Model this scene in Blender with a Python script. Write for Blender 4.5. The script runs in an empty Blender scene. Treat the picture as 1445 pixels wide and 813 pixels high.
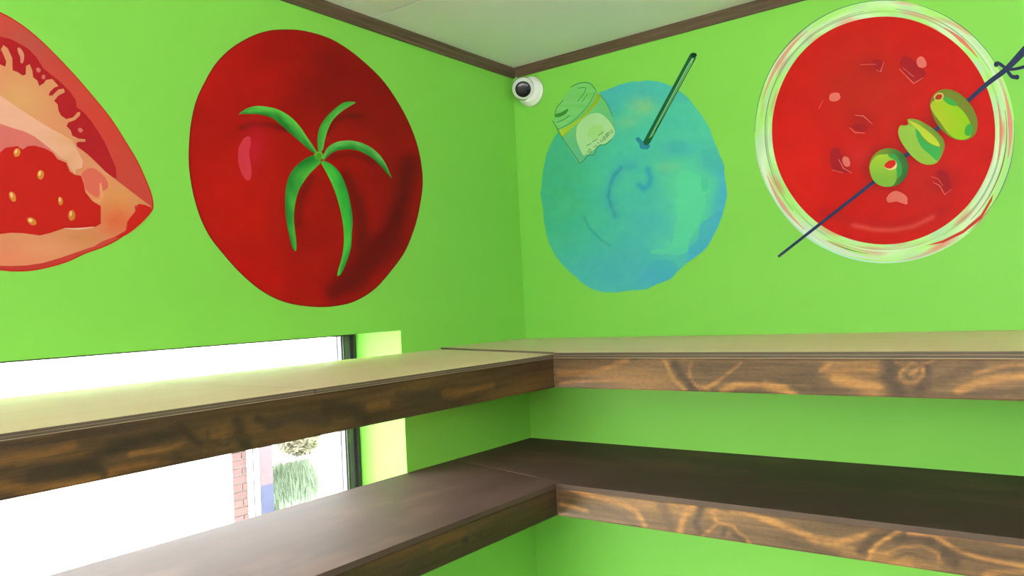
import bpy, bmesh, math, random
from mathutils import Vector, Matrix, noise
from mathutils.geometry import tessellate_polygon

random.seed(7)
S = bpy.context.scene
COL = S.collection

# ------------------------------------------------------------------ camera
W, H, FPX = 1445.0, 813.0, 1095.14
ZS = 1.30                                   # height of the upper shelf top
CAM = Vector((1.5904, -2.1781, ZS + 0.1175))
ROT = (Matrix.Rotation(0.6451, 3, 'Z') @ Matrix.Rotation(1.5928, 3, 'X') @ Matrix.Rotation(-0.0494, 3, 'Z'))
cam_d = bpy.data.cameras.new('camera')
cam_d.sensor_width = 36.0
cam_d.lens = 36.0 * FPX / W
cam_d.clip_start = 0.02
cam_o = bpy.data.objects.new('camera', cam_d)
cam_o.matrix_world = Matrix.Translation(CAM) @ ROT.to_4x4()
COL.objects.link(cam_o)
S.camera = cam_o

# ------------------------------------------------------------------ sky, sun, exposure
wd = bpy.data.worlds.new('overcast_sky')
S.world = wd
wd.use_nodes = True
bg = wd.node_tree.nodes['Background']
bg.inputs['Color'].default_value = (0.93, 0.96, 1.0, 1)
bg.inputs['Strength'].default_value = 1.5

SUN_DIR = Vector((-0.10, 0.50, -0.85)).normalized()      # the way the light travels
sun_d = bpy.data.lights.new('sun_offscreen', 'SUN')
sun_d.energy = 6.0
sun_d.angle = math.radians(2)
sun_d.color = (1.0, 0.96, 0.88)
sun_o = bpy.data.objects.new('sun_offscreen', sun_d)
sun_o.rotation_euler = SUN_DIR.to_track_quat('-Z', 'Y').to_euler()
sun_o.location = (3, -3, 8)
COL.objects.link(sun_o)

vs = S.view_settings
vs.view_transform = 'Standard'
vs.look = 'None'
vs.exposure = 3.65
vs.gamma = 1.0
vs.use_curve_mapping = False

# ------------------------------------------------------------------ room measures (metres)
RX, RY = 3.4, -3.8                # the room spans x 0..RX, y RY..0
ZC = ZS + 0.937                   # ceiling
WT = 0.25                         # outer wall thickness
D1R, D1L = 0.648, 0.5514          # upper shelf depth on the right / left wall
D2R, D2L = 0.5303, 0.460          # lower shelf
ZP1, ZF1 = ZS - 0.0133, ZS - 0.0832
ZS2 = ZS - 0.344
ZP2, ZF2 = ZS2 - 0.0125, ZS - 0.4264
WIN_Y1, WIN_Y0 = -0.6024, -2.95   # window in the left wall
WIN_Z1, WIN_Z0 = ZS + 0.0608, ZS - 1.0
GROUND = -0.6

# ------------------------------------------------------------------ small helpers
def lin(c):
    return tuple((x / 255 / 12.92) if x / 255 <= 0.04045 else ((x / 255 + 0.055) / 1.055) ** 2.4 for x in c)

def hit(px, py, ax, v):
    d = ROT @ Vector((px - W / 2, -(py - H / 2), -FPX))
    t = (v - CAM[ax]) / d[ax]
    return CAM + t * d

def obj(name, me, mat=None, parent=None):
    o = bpy.data.objects.new(name, me)
    COL.objects.link(o)
    if mat and not me.materials:
        me.materials.append(mat)
    if parent:
        o.parent = parent
        o.matrix_parent_inverse = parent.matrix_world.inverted()
    return o

def empty(name, loc):
    o = bpy.data.objects.new(name, None)
    o.location = loc
    o.empty_display_size = 0.05
    COL.objects.link(o)
    o.matrix_world = Matrix.Translation(loc)
    return o

def tag(o, label=None, cat=None, group=None, kind=None):
    if label: o['label'] = label
    if cat: o['category'] = cat
    if group: o['group'] = group
    if kind: o['kind'] = kind
    return o

def add_box(bm, x0, x1, y0, y1, z0, z1):
    v = [bm.verts.new((x, y, z)) for z in (z0, z1) for y in (y0, y1) for x in (x0, x1)]
    for f in ((0, 2, 3, 1), (4, 5, 7, 6), (0, 1, 5, 4), (2, 6, 7, 3), (0, 4, 6, 2), (1, 3, 7, 5)):
        bm.faces.new([v[i] for i in f])

def to_mesh(bm, name, bevel=0.0, smooth=False):
    bmesh.ops.recalc_face_normals(bm, faces=bm.faces)
    if bevel:
        bmesh.ops.bevel(bm, geom=list(bm.edges), offset=bevel, segments=2, affect='EDGES', profile=0.6)
    me = bpy.data.meshes.new(name)
    bm.to_mesh(me); bm.free()
    if smooth:
        for p in me.polygons: p.use_smooth = True
    return me

def boxes(name, lst, mat, parent=None, bevel=0.0):
    bm = bmesh.new()
    for b in lst: add_box(bm, *b)
    return obj(name, to_mesh(bm, name, bevel), mat, parent)

def prism(name, poly, z0, z1, mat, parent=None, bevel=0.0):
    bm = bmesh.new()
    lo = [bm.verts.new((x, y, z0)) for x, y in poly]
    hi = [bm.verts.new((x, y, z1)) for x, y in poly]
    bm.faces.new(lo[::-1]); bm.faces.new(hi)
    n = len(poly)
    for i in range(n):
        bm.faces.new((lo[i], lo[(i + 1) % n], hi[(i + 1) % n], hi[i]))
    return obj(name, to_mesh(bm, name, bevel), mat, parent)

def lathe(profile, segs=48):
    """profile: (radius, distance along +Z)"""
    bm = bmesh.new()
    rings = []
    for r, h in profile:
        if r < 1e-6:
            rings.append([bm.verts.new((0, 0, h))])
        else:
            rings.append([bm.verts.new((r * math.cos(2 * math.pi * k / segs), r * math.sin(2 * math.pi * k / segs), h)) for k in range(segs)])
    for a, b in zip(rings, rings[1:]):
        for k in range(segs):
            k2 = (k + 1) % segs
            if len(a) == 1: bm.faces.new((a[0], b[k], b[k2]))
            elif len(b) == 1: bm.faces.new((a[k], b[0], a[k2]))
            else: bm.faces.new((a[k], b[k], b[k2], a[k2]))
    return bm

# ------------------------------------------------------------------ materials
class Nodes:
    def __init__(self, name):
        self.m = bpy.data.materials.new(name)
        self.m.use_nodes = True
        self.t = self.m.node_tree
        self.b = self.t.nodes['Principled BSDF']
        self.out = self.t.nodes['Material Output']
    def n(self, typ, **kw):
        x = self.t.nodes.new(typ)
        for k, v in kw.items(): setattr(x, k, v)
        return x
    def link(self, a, b): self.t.links.new(a, b)
    def put(self, sock, v):
        if isinstance(v, bpy.types.NodeSocket): self.link(v, sock)
        else: sock.default_value = v
    def math(self, op, a, b=0.0, c=0.0):
        x = self.n('ShaderNodeMath', operation=op)
        self.put(x.inputs[0], a); self.put(x.inputs[1], b); self.put(x.inputs[2], c)
        return x.outputs[0]
    def noise(self, vec, scale, detail=3, rough=0.55):
        x = self.n('ShaderNodeTexNoise')
        x.inputs['Scale'].default_value = scale
        x.inputs['Detail'].default_value = detail
        x.inputs['Roughness'].default_value = rough
        if vec is not None: self.link(vec, x.inputs['Vector'])
        return x.outputs['Fac']
    def vec(self, x, y, z):
        c = self.n('ShaderNodeCombineXYZ')
        for i, v in enumerate((x, y, z)): self.put(c.inputs[i], v)
        return c.outputs[0]
    def xyz(self):
        tc = self.n('ShaderNodeTexCoord')
        s = self.n('ShaderNodeSeparateXYZ')
        self.link(tc.outputs['Object'], s.inputs[0])
        return tc.outputs['Object'], s.outputs
    def ramp(self, fac, stops, interp='LINEAR'):
        r = self.n('ShaderNodeValToRGB')
        r.color_ramp.interpolation = interp
        e = r.color_ramp.elements
        while len(e) < len(stops): e.new(0.5)
        for i, (p, c) in enumerate(stops):
            e[i].position = p
            e[i].color = (*c, 1)
        self.link(fac, r.inputs[0])
        return r.outputs[0]
    def mix(self, fac, a, b, mode='MIX'):
        x = self.n('ShaderNodeMix', data_type='RGBA', blend_type=mode)
        self.put(x.inputs['Factor'], fac)
        for k, v in ((6, a), (7, b)):
            if isinstance(v, bpy.types.NodeSocket): self.link(v, x.inputs[k])
            else: x.inputs[k].default_value = (*v[:3], 1)
        return x.outputs[2]
    def bump(self, h, strength, dist=0.002):
        x = self.n('ShaderNodeBump')
        x.inputs['Strength'].default_value = strength
        x.inputs['Distance'].default_value = dist
        self.link(h, x.inputs['Height'])
        self.link(x.outputs[0], self.b.inputs['Normal'])
    def base(self, c): self.put(self.b.inputs['Base Color'], c if isinstance(c, bpy.types.NodeSocket) else (*c[:3], 1))
    def rough(self, r): self.put(self.b.inputs['Roughness'], r)
    def spec(self, v): self.b.inputs['Specular IOR Level'].default_value = v

def mottled(name, c1, c2, scale=6, rough=0.6, bump=0.0, bscale=200, spec=0.5):
    N = Nodes(name)
    v, _ = N.xyz()
    N.base(N.mix(N.noise(v, scale, 4), c1, c2))
    N.rough(rough); N.spec(spec)
    if bump: N.bump(N.noise(v, bscale, 2), bump)
    return N.m

WALL_C1, WALL_C2 = (0.200, 0.560, 0.064), (0.215, 0.585, 0.074)
M_WALL = mottled('lime_green_wall_paint', WALL_C1, WALL_C2, 3, 0.55, 0.12, 350, 0.35)
M_CEIL = mottled('white_ceiling_panel', (0.80, 0.80, 0.79), (0.84, 0.84, 0.83), 5, 0.5, 0.05, 120)
M_JOINT = mottled('grey_ceiling_backing', (0.43, 0.43, 0.42), (0.49, 0.49, 0.48), 6, 0.8)
M_INNER = mottled('cream_wall_paint', (0.30, 0.28, 0.24), (0.34, 0.32, 0.27), 3, 0.6)
M_FLOOR = mottled('grey_concrete_floor', (0.30, 0.28, 0.25), (0.38, 0.36, 0.33), 3, 0.5, 0.1, 80)
M_WHITE = mottled('white_plastic', (0.78, 0.77, 0.74), (0.82, 0.81, 0.78), 20, 0.35)
M_BLACK = mottled('black_gloss', (0.006, 0.006, 0.008), (0.009, 0.009, 0.011), 20, 0.25)
M_FRAME = mottled('dark_bronze_aluminium', (0.030, 0.030, 0.034), (0.042, 0.042, 0.046), 20, 0.4)
M_FRAME_GREY = mottled('grey_aluminium', (0.10, 0.10, 0.115), (0.13, 0.13, 0.145), 20, 0.4)
M_STUCCO = mottled('white_render', (0.68, 0.68, 0.67), (0.74, 0.74, 0.73), 4, 0.8, 0.2, 90)
M_MORTAR = mottled('mortar', (0.07, 0.065, 0.06), (0.10, 0.09, 0.085), 30, 0.9)
M_CONCRETE = mottled('pale_concrete', (0.60, 0.59, 0.56), (0.70, 0.69, 0.66), 2, 0.85, 0.2, 60)
M_GRASS = mottled('grass_blade', (0.15, 0.20, 0.13), (0.19, 0.24, 0.165), 5, 0.8)
M_TURF = mottled('turf_soil', (0.14, 0.17, 0.12), (0.18, 0.19, 0.15), 7, 0.9)
M_LEAF = mottled('yellowish_shrub_leaf', (0.30, 0.28, 0.19), (0.36, 0.33, 0.24), 8, 0.8)
M_BARK = mottled('bark', (0.10, 0.07, 0.05), (0.15, 0.11, 0.08), 20, 0.9)
M_PANEL_BLUE = mottled('slate_blue_panel', (0.034, 0.036, 0.066), (0.044, 0.046, 0.076), 4, 0.9, spec=0.05)
M_PANEL_MAUVE = mottled('greyish_mauve_panel', (0.064, 0.048, 0.055), (0.080, 0.060, 0.068), 4, 0.9, spec=0.05)
M_ROOF = mottled('grey_roof_sheet', (0.2, 0.19, 0.19), (0.26, 0.25, 0.25), 4, 0.7)

def brick_mat():
    N = Nodes('weathered_red_brick')
    oi = N.n('ShaderNodeObjectInfo')
    v, _ = N.xyz()
    c = N.ramp(oi.outputs['Random'], [(0.0, (0.036, 0.013, 0.014)), (0.5, (0.050, 0.019, 0.016)), (1.0, (0.042, 0.017, 0.020))])
    N.base(N.mix(N.math('MULTIPLY', N.noise(v, 60, 3), 0.4), c, (0.05, 0.032, 0.030)))
    N.rough(0.9)
    return N.m
M_BRICK = brick_mat()

def glass_mat():
    N = Nodes('window_glass')
    t = N.n('ShaderNodeBsdfTransparent'); t.inputs[0].default_value = (0.94, 0.95, 0.95, 1)
    g = N.n('ShaderNodeBsdfGlossy'); g.inputs['Roughness'].default_value = 0.02
    lw = N.n('ShaderNodeLayerWeight'); lw.inputs['Blend'].default_value = 0.25
    f = N.math('MULTIPLY', lw.outputs['Fresnel'], 0.5)
    mx = N.n('ShaderNodeMixShader')
    N.link(f, mx.inputs[0]); N.link(t.outputs[0], mx.inputs[1]); N.link(g.outputs[0], mx.inputs[2])
    N.link(mx.outputs[0], N.out.inputs['Surface'])
    return N.m
M_GLASS = glass_mat()

def trim_mat(name, axis):
    N = Nodes(name)
    v, s = N.xyz()
    u = s[axis]
    w = s[1 - axis]
    vv = N.vec(N.math('MULTIPLY', u, 3.0), N.math('MULTIPLY', w, 160.0), N.math('MULTIPLY', s[2], 160.0))
    g = N.noise(vv, 1.0, 3)
    N.base(N.ramp(g, [(0.25, (0.060, 0.034, 0.020)), (0.5, (0.105, 0.062, 0.036)), (0.75, (0.150, 0.095, 0.058))]))
    N.rough(0.55)
    return N.m
M_TRIM_Y = trim_mat('dark_brown_trim_along_left', 1)
M_TRIM_X = trim_mat('dark_brown_trim_along_right', 0)

def stained_wood():
    """stain colour comes from the painted figure, fine grain from noise"""
    N = Nodes('stained_pine_board')
    a = N.n('ShaderNodeAttribute'); a.attribute_name = 'paint'
    v, s = N.xyz()
    u = N.math('ADD', s[0], s[1])
    g1 = N.noise(N.vec(N.math('MULTIPLY', u, 14.0), 0.0, N.math('MULTIPLY', s[2], 520.0)), 1.0, 4, 0.7)
    g2 = N.noise(N.vec(N.math('MULTIPLY', u, 90.0), 0.0, N.math('MULTIPLY', s[2], 160.0)), 1.0, 3, 0.6)
    k = N.math('ADD', N.math('MULTIPLY', g1, 1.3), N.math('MULTIPLY', g2, 0.7))
    k = N.math('ADD', k, 0.0)
    N.base(N.mix(1.0, a.outputs['Color'], N.vec(k, k, k), 'MULTIPLY'))
    N.rough(0.5); N.spec(0.3)
    N.bump(g1, 0.2, 0.001)
    return N.m
M_STAINED = stained_wood()

def ply_face(name, c1, c2, axis, rough, spec=0.3, seed=0.0, streak=28.0, extra=None):
    """face of a plywood or stained board; long streaks run along the axis"""
    N = Nodes(name)
    v, s = N.xyz()
    u, w = s[axis], s[1 - axis]
    g = N.noise(N.vec(N.math('MULTIPLY', u, 1.3), N.math('MULTIPLY', w, streak), seed), 1.0, 4, 0.6)
    f = N.noise(N.vec(N.math('MULTIPLY', u, 8.0), N.math('MULTIPLY', w, 300.0), seed), 1.0, 2, 0.6)
    h = N.noise(N.vec(N.math('MULTIPLY', u, 2.5), N.math('MULTIPLY', w, 6.0), seed + 9), 1.0, 3, 0.6)
    k = N.math('ADD', N.math('MULTIPLY', g, 0.6), N.math('MULTIPLY', h, 0.4))
    col = N.ramp(k, [(0.32, c1), (0.66, c2)])
    if extra:
        col = N.mix(N.ramp(h, [(0.52, (0, 0, 0)), (0.70, (1, 1, 1))]), col, extra)
    col = N.mix(N.math('MULTIPLY', f, 0.22), col, tuple(x * 0.5 for x in c1))
    N.base(col)
    N.rough(rough if not extra else N.math('ADD', N.math('MULTIPLY', g, 0.16), rough - 0.08))
    N.spec(spec)
    N.bump(f, 0.08, 0.001)
    return N.m

def ply_edge(name, axis, ztop, thick, dark, mid, pale):
    """the veneers along a plywood edge: stripes in z"""
    N = Nodes(name)
    v, s = N.xyz()
    wob = N.noise(N.vec(N.math('MULTIPLY', s[axis], 9.0), 0.0, N.math('MULTIPLY', s[2], 150.0)), 1.0, 3)
    t = N.math('DIVIDE', N.math('SUBTRACT', ztop, s[2]), thick)
    t = N.math('ADD', t, N.math('MULTIPLY', N.math('SUBTRACT', wob, 0.5), 0.16))
    col = N.ramp(t, [(0.0, mid), (0.08, mid), (0.12, dark), (0.36, dark), (0.42, mid), (0.56, mid), (0.60, dark), (0.86, dark), (0.90, pale), (1.0, pale)])
    col = N.mix(N.math('MULTIPLY', wob, 0.5), col, tuple(x * 0.7 for x in mid))
    N.base(col); N.rough(0.7)
    return N.m

PALE_PLY1, PALE_PLY2 = (0.80, 0.58, 0.37), (0.88, 0.68, 0.46)
M_PLY_X = ply_face('raw_birch_plywood_right', PALE_PLY1, PALE_PLY2, 0, 0.55)
M_PLY_Y = ply_face('raw_birch_plywood_left', PALE_PLY1, PALE_PLY2, 1, 0.55, seed=3.0)
STAIN1, STAIN2, STAIN_WORN = (0.052, 0.029, 0.026), (0.090, 0.053, 0.049), (0.125, 0.068, 0.052)
M_DARK_X = ply_face('dark_stained_board_along_right', STAIN1, STAIN2, 0, 0.66, 0.20, seed=1.0, streak=14.0, extra=STAIN_WORN)
M_DARK_Y = ply_face('dark_stained_board_along_left', STAIN1, STAIN2, 1, 0.66, 0.20, seed=5.0, streak=14.0, extra=STAIN_WORN)
EDGE1, EDGE2 = (0.062, 0.038, 0.027), (0.110, 0.072, 0.050)
M_EDGE_LR = ply_face('stained_board_edge_along_right', EDGE1, EDGE2, 0, 0.6, 0.2, seed=9.0)
M_EDGE_LL = ply_face('stained_board_edge_along_left', EDGE1, EDGE2, 1, 0.6, 0.2, seed=8.0)
E_D, E_M, E_P = (0.050, 0.032, 0.017), (0.155, 0.108, 0.058), (0.32, 0.24, 0.14)
M_EDGE_X = ply_edge('plywood_edge_right', 0, ZS, ZS - ZP1, E_D, E_M, E_P)
M_EDGE_Y = ply_edge('plywood_edge_left', 1, ZS - 0.0045, ZS - ZP1 - 0.0045, E_D, E_M, E_P)

def crop(ox, oy, sc):
    return lambda pts: [(ox + x / sc, oy + y / sc) for x, y in pts]

def mixc(a, b, t):
    t = max(0.0, min(1.0, t))
    return tuple(x + (y - x) * t for x, y in zip(a, b))

def seg_dist(p, a, b):
    vx, vy = b[0] - a[0], b[1] - a[1]
    l2 = vx * vx + vy * vy or 1e-9
    t = max(0, min(1, ((p[0] - a[0]) * vx + (p[1] - a[1]) * vy) / l2))
    return math.hypot(p[0] - a[0] - t * vx, p[1] - a[1] - t * vy)

def figure(side, d, strokes):
    """traced grain figure: strokes of (points on the face, width, colour) as lengths along the board and heights"""
    out = []
    for fn, pts, w, col in strokes:
        px = fn(pts)
        P = [hit(x, y, 1, -d) if side == 'R' else hit(x, y, 0, d) for x, y in px]
        q = [(p.x if side == 'R' else p.y, p.z) for p in P]
        a = hit(px[0][0], px[0][1], 1, -d) if side == 'R' else hit(px[0][0], px[0][1], 0, d)
        wm = w / fn.sc * (a - CAM).length / FPX
        lo = min(t[0] for t in q) - wm * 1.6; hi = max(t[0] for t in q) + wm * 1.6
        out.append((q, wm, col, lo, hi))
    return out

def fascia_col(u, z, base, fig, seed, scale):
    n1 = noise.noise(Vector((u * 9, z * 34, seed))); n2 = noise.noise(Vector((u * 31, z * 90, seed + 7)))
    p = (u + 0.005 * n1 + 0.002 * n2, z + 0.0035 * noise.noise(Vector((u * 14, z * 40, seed + 3))) + 0.001 * n2)
    b = noise.noise(Vector((u * 3.2, z * 22, seed + 11))); b2 = noise.noise(Vector((u * 7, z * 130, seed + 15)))
    c = mixc(base[1], base[0], 0.5 + 1.1 * b + 0.5 * b2) if b < 0.22 else mixc(base[0], base[2], min(1, (b - 0.22) * 3))
    for q, w, col, lo, hi in fig:
        if not (lo < p[0] < hi): continue
        d = min(seg_dist(p, a, b_) for a, b_ in zip(q, q[1:])) if len(q) > 1 else math.hypot(p[0] - q[0][0], p[1] - q[0][1])
        t = (0.85 * w - d) / (0.75 * w)
        if t > 0:
            t = min(1.0, t); t = t * t * (3 - 2 * t)
            c = mixc(c, col, (0.80 + 0.35 * b2 + 0.25 * n2) * t)
    k = 1 + 0.12 * b2
    return tuple(x * scale for x in lin(tuple(max(0, min(255, v * k)) for v in c)))

def fascia(name, side, a0, a1, f0, thick, z0, z1, base, fig, seed, scale, parent, nu=460, nz=20):
    """a stained board; the show face is a fine grid that carries the figure. side R: along x, face at y=f0; side L: along y, face at x=f0"""
    V = []; F = []; C = []
    for i in range(nu + 1):
        u = a0 + (a1 - a0) * i / nu
        for j in range(nz + 1):
            z = z0 + (z1 - z0) * j / nz
            back = 0.0015 if j in (0, nz) else 0.0
            V.append((u, f0 + back, z) if side == 'R' else (f0 - back, u, z))
            C.append(fascia_col(u, z, base, fig, seed, scale))
    w = nz + 1
    for i in range(nu):
        for j in range(nz):
            F.append((i * w + j, (i + 1) * w + j, (i + 1) * w + j + 1, i * w + j + 1))
    n0 = len(V)
    avg = tuple(x * scale for x in lin(base[0]))
    for u in (a0, a1):
        for z in (z0, z1):
            V.append((u, f0 + thick, z) if side == 'R' else (f0 - thick, u, z)); C.append(avg)
    fl, fh = 0, nz; el, eh = nu * w, nu * w + nz
    F += [(fl, n0, n0 + 2, el), (fh, eh, n0 + 3, n0 + 1), (n0, n0 + 1, n0 + 3, n0 + 2)]
    F += [tuple([n0, n0 + 1] + list(range(nz, -1, -1))), tuple([n0 + 3, n0 + 2] + [nu * w + j for j in range(nz + 1)])]
    F[-5] = tuple([n0 + 2, n0] + [i * w for i in range(nu + 1)])
    F[-4] = tuple([n0 + 1, n0 + 3] + [i * w + nz for i in range(nu, -1, -1)])
    me = bpy.data.meshes.new(name)
    me.from_pydata(V, [], F)
    at = me.color_attributes.new('paint', 'FLOAT_COLOR', 'POINT')
    for i, c in enumerate(C): at.data[i].color = (*c, 1)
    bmn = bmesh.new(); bmn.from_mesh(me); bmesh.ops.recalc_face_normals(bmn, faces=bmn.faces); bmn.to_mesh(me); bmn.free()
    return obj(name, me, M_STAINED, parent)

class Crop:
    def __init__(self, ox, oy, sc): self.ox, self.oy, self.sc = ox, oy, sc
    def __call__(self, pts): return [(self.ox + x / self.sc, self.oy + y / self.sc) for x, y in pts]
k5, k6, k7, k8 = Crop(0, 440, 2.18), Crop(380, 440, 2.179), Crop(740, 440, 2.1806), Crop(1080, 440, 2.181)
TAN, TAN2, DRK, DRK2 = (178, 124, 66), (160, 112, 62), (74, 56, 40), (92, 70, 48)
FIG_UR = figure('R', D1R, [
    (k7, [(100,190),(150,192),(220,186),(270,167),(315,150)], 15, TAN2), (k7, [(110,220),(200,215),(300,205)], 10, TAN2),
    (k7, [(460,160),(482,195),(505,222),(520,245)], 26, DRK), (k7, [(430,150),(445,185),(465,215),(490,240)], 11, TAN), (k7, [(510,155),(508,190),(520,220),(535,240)], 8, TAN2),
    (k7, [(545,170),(560,185)], 24, DRK2), (k7, [(552,237),(600,212),(640,182),(662,158)], 10, TAN2), (k7, [(600,242),(650,224),(720,226),(800,245)], 20, TAN), (k7, [(545,236),(566,240)], 16, TAN2), (k7, [(570,238),(573,246)], 8, DRK),
    (k8, [(0,222),(55,235),(85,258)], 22, TAN), (k8, [(90,200),(140,190),(150,240)], 30, DRK2),
    (k8, [(195,180),(250,178),(330,175)], 44, TAN2), (k8, [(220,205),(270,225),(345,238)], 38, TAN), (k8, [(170,182),(200,160)], 12, TAN),
    (k8, [(385,165),(385,205),(410,245)], 44, DRK), (k8, [(490,175),(500,215),(470,245)], 34, DRK), (k8, [(415,205),(420,175),(450,158),(482,172),(485,200),(462,222),(430,222),(415,205)], 9, TAN2), (k8, [(465,180),(450,192)], 12, TAN2), (k8, [(440,200),(448,205)], 10, DRK),
    (k8, [(400,155),(420,165)], 6, TAN2), (k8, [(485,160),(520,153)], 6, TAN2), (k8, [(540,215),(600,180),(660,165)], 26, DRK2),
    (k8, [(590,245),(650,220),(720,205),(810,200)], 22, TAN), (k8, [(640,190),(720,172),(810,165)], 10, TAN2), (k8, [(620,258),(720,248),(810,240)], 12, DRK2)])
FIG_LR = figure('R', D2R, [
    (k7, [(110,532),(180,560),(240,575),(300,592),(345,617),(365,655)], 17, TAN), (k7, [(112,592),(150,602),(190,614)], 15, TAN), (k7, [(230,600),(300,630),(330,655)], 16, DRK2),
    (k7, [(420,590),(440,640),(450,670)], 30, DRK2), (k7, [(545,598),(528,650),(545,692)], 22, DRK), (k7, [(522,592),(492,630),(475,682)], 19, TAN), (k7, [(602,588),(572,618),(592,648),(640,660),(700,722)], 11, TAN), (k7, [(580,604),(590,612)], 12, TAN2),
    (k7, [(640,612),(700,628),(790,658)], 16, TAN), (k7, [(545,692),(590,660)], 9, TAN2), (k7, [(650,690),(675,705)], 18, DRK), (k7, [(610,690),(620,670)], 14, DRK), (k7, [(690,600),(780,620)], 12, DRK2),
    (k8, [(0,640),(80,666),(150,702),(220,712),(300,692),(372,664)], 19, TAN), (k8, [(60,700),(140,735),(220,750)], 18, DRK2), (k8, [(180,650),(260,665)], 16, DRK2), (k8, [(295,735),(330,695),(380,672)], 30, DRK),
    (k8, [(422,668),(362,702),(322,742),(312,775)], 11, TAN), (k8, [(400,700),(450,690),(520,712)], 20, DRK), (k8, [(370,748),(420,724),(480,722),(530,747),(540,775)], 9, TAN2), (k8, [(390,765),(440,745),(500,765)], 10, DRK2), (k8, [(395,778),(440,780)], 22, TAN2), (k8, [(560,745),(580,770)], 36, DRK),
    (k8, [(440,680),(520,690),(580,730),(660,760),(810,785)], 13, TAN), (k8, [(550,690),(650,702),(810,728)], 15, TAN2), (k8, [(680,808),(810,802)], 14, TAN2), (k8, [(610,730),(700,745),(800,760)], 14, DRK2)])
LT, LT2, LD, LD2 = (124, 84, 36), (108, 74, 34), (50, 36, 23), (62, 46, 31)
FIG_UL = figure('L', D1L, [
    (k5, [(0,470),(60,452),(150,440),(230,412)], 24, LT), (k5, [(0,540),(80,545),(250,526),(400,482),(520,452)], 26, LT), (k5, [(60,470),(180,455),(260,440)], 16, LT2), (k5, [(0,410),(120,405),(240,385)], 16, LD2),
    (k5, [(105,502),(180,490),(290,472)], 46, LD), (k5, [(290,485),(330,500)], 18, LD), (k5, [(300,440),(340,440)], 26, LD2), (k5, [(345,425),(400,410),(460,395),(545,368)], 40, LD), (k5, [(560,352),(588,385),(620,410)], 22, LD), (k5, [(250,382),(330,372),(420,352)], 22, LD2),
    (k5, [(400,442),(500,424),(560,412)], 14, LT), (k5, [(490,455),(560,445)], 16, LD2), (k5, [(640,365),(650,400),(700,410),(725,380)], 10, LD2), (k5, [(660,385),(695,375)], 16, LT2), (k5, [(740,340),(745,380),(765,410)], 36, LD), (k5, [(800,330),(830,350),(860,340)], 28, LD),
    (k6, [(0,345),(90,325),(180,335)], 34, LD2), (k6, [(180,300),(260,300),(300,330)], 40, LD), (k6, [(310,292),(370,282)], 20, LT2), (k6, [(400,262),(470,255),(520,265)], 26, LD2), (k6, [(540,252),(620,242),(690,225)], 24, (112, 76, 36)), (k6, [(560,285),(640,265)], 14, LD2)])
FIG_LL = figure('L', D2L, [
    (k6, [(600,702),(612,700)], 16, (40, 28, 20)), (k6, [(640,690),(655,688)], 12, (50, 36, 24)), (k6, [(500,725),(560,692),(600,680)], 22, (98, 66, 36)), (k6, [(700,650),(780,610)], 26, (66, 52, 32)), (k6, [(440,790),(520,760)], 24, (58, 46, 30))])
BASE_R = ((116, 88, 58), (96, 74, 50), (140, 102, 60))
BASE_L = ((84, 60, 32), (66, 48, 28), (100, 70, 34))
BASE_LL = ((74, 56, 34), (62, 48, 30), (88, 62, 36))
SC_R, SC_L, SC_LL = 0.82, 0.82, 0.82

# ------------------------------------------------------------------ room shell
def wall_with_hole(name, fixed, t0, t1, a0, a1, hole, z0, z1, axis, mat=None):
    """a wall slab; fixed axis spans t0..t1, the length a0..a1, hole (a,b,zlo,zhi)"""
    h0, h1, hz0, hz1 = hole
    L = [(a0, h0, z0, z1), (h1, a1, z0, z1), (h0, h1, z0, hz0), (h0, h1, hz1, z1)]
    out = []
    for (p, q, r, s) in L:
        out.append((t0, t1, p, q, r, s) if axis == 'y' else (p, q, t0, t1, r, s))
    o = boxes(name, out, mat or M_WALL)
    tag(o, kind='structure')
    return o

wall_left = wall_with_hole('wall_left', 'x', -WT, 0.0, RY - 0.2, 0.2, (WIN_Y0, WIN_Y1, WIN_Z0, WIN_Z1), GROUND, ZC + 0.2, 'y')
wall_right = tag(boxes('wall_right', [(0.0, RX, 0.0, 0.2, GROUND, ZC + 0.2)], M_WALL), kind='structure')
B_HOLE = (0.9, 3.36, 1.36, 2.21)
wall_back = wall_with_hole('wall_back', 'y', RY - 0.2, RY, 0.0, RX + 0.2, B_HOLE, 0.0, ZC + 0.2, 'x', M_INNER)
S_HOLE = (-3.7, -1.75, 1.62, 2.21)
wall_side = wall_with_hole('wall_side', 'x', RX, RX + 0.2, RY, 0.2, S_HOLE, 0.0, ZC + 0.2, 'y', M_INNER)
floor = tag(boxes('floor', [(0.0, RX, RY, 0.0, -0.1, 0.0)], M_FLOOR), kind='structure')
ceiling = tag(boxes('ceiling', [(0.0, RX, RY, 0.0, ZC + 0.006, ZC + 0.2)], M_JOINT), kind='structure')
cuts = [0.0, -0.672, -0.795, -2.0, -3.2, RY]
for a, b in zip(cuts, cuts[1:]):
    boxes('ceiling_panel', [(0.001, RX - 0.001, b + 0.0028, a - 0.0028, ZC, ZC + 0.0058)], M_CEIL, ceiling, 0.0008)

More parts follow.
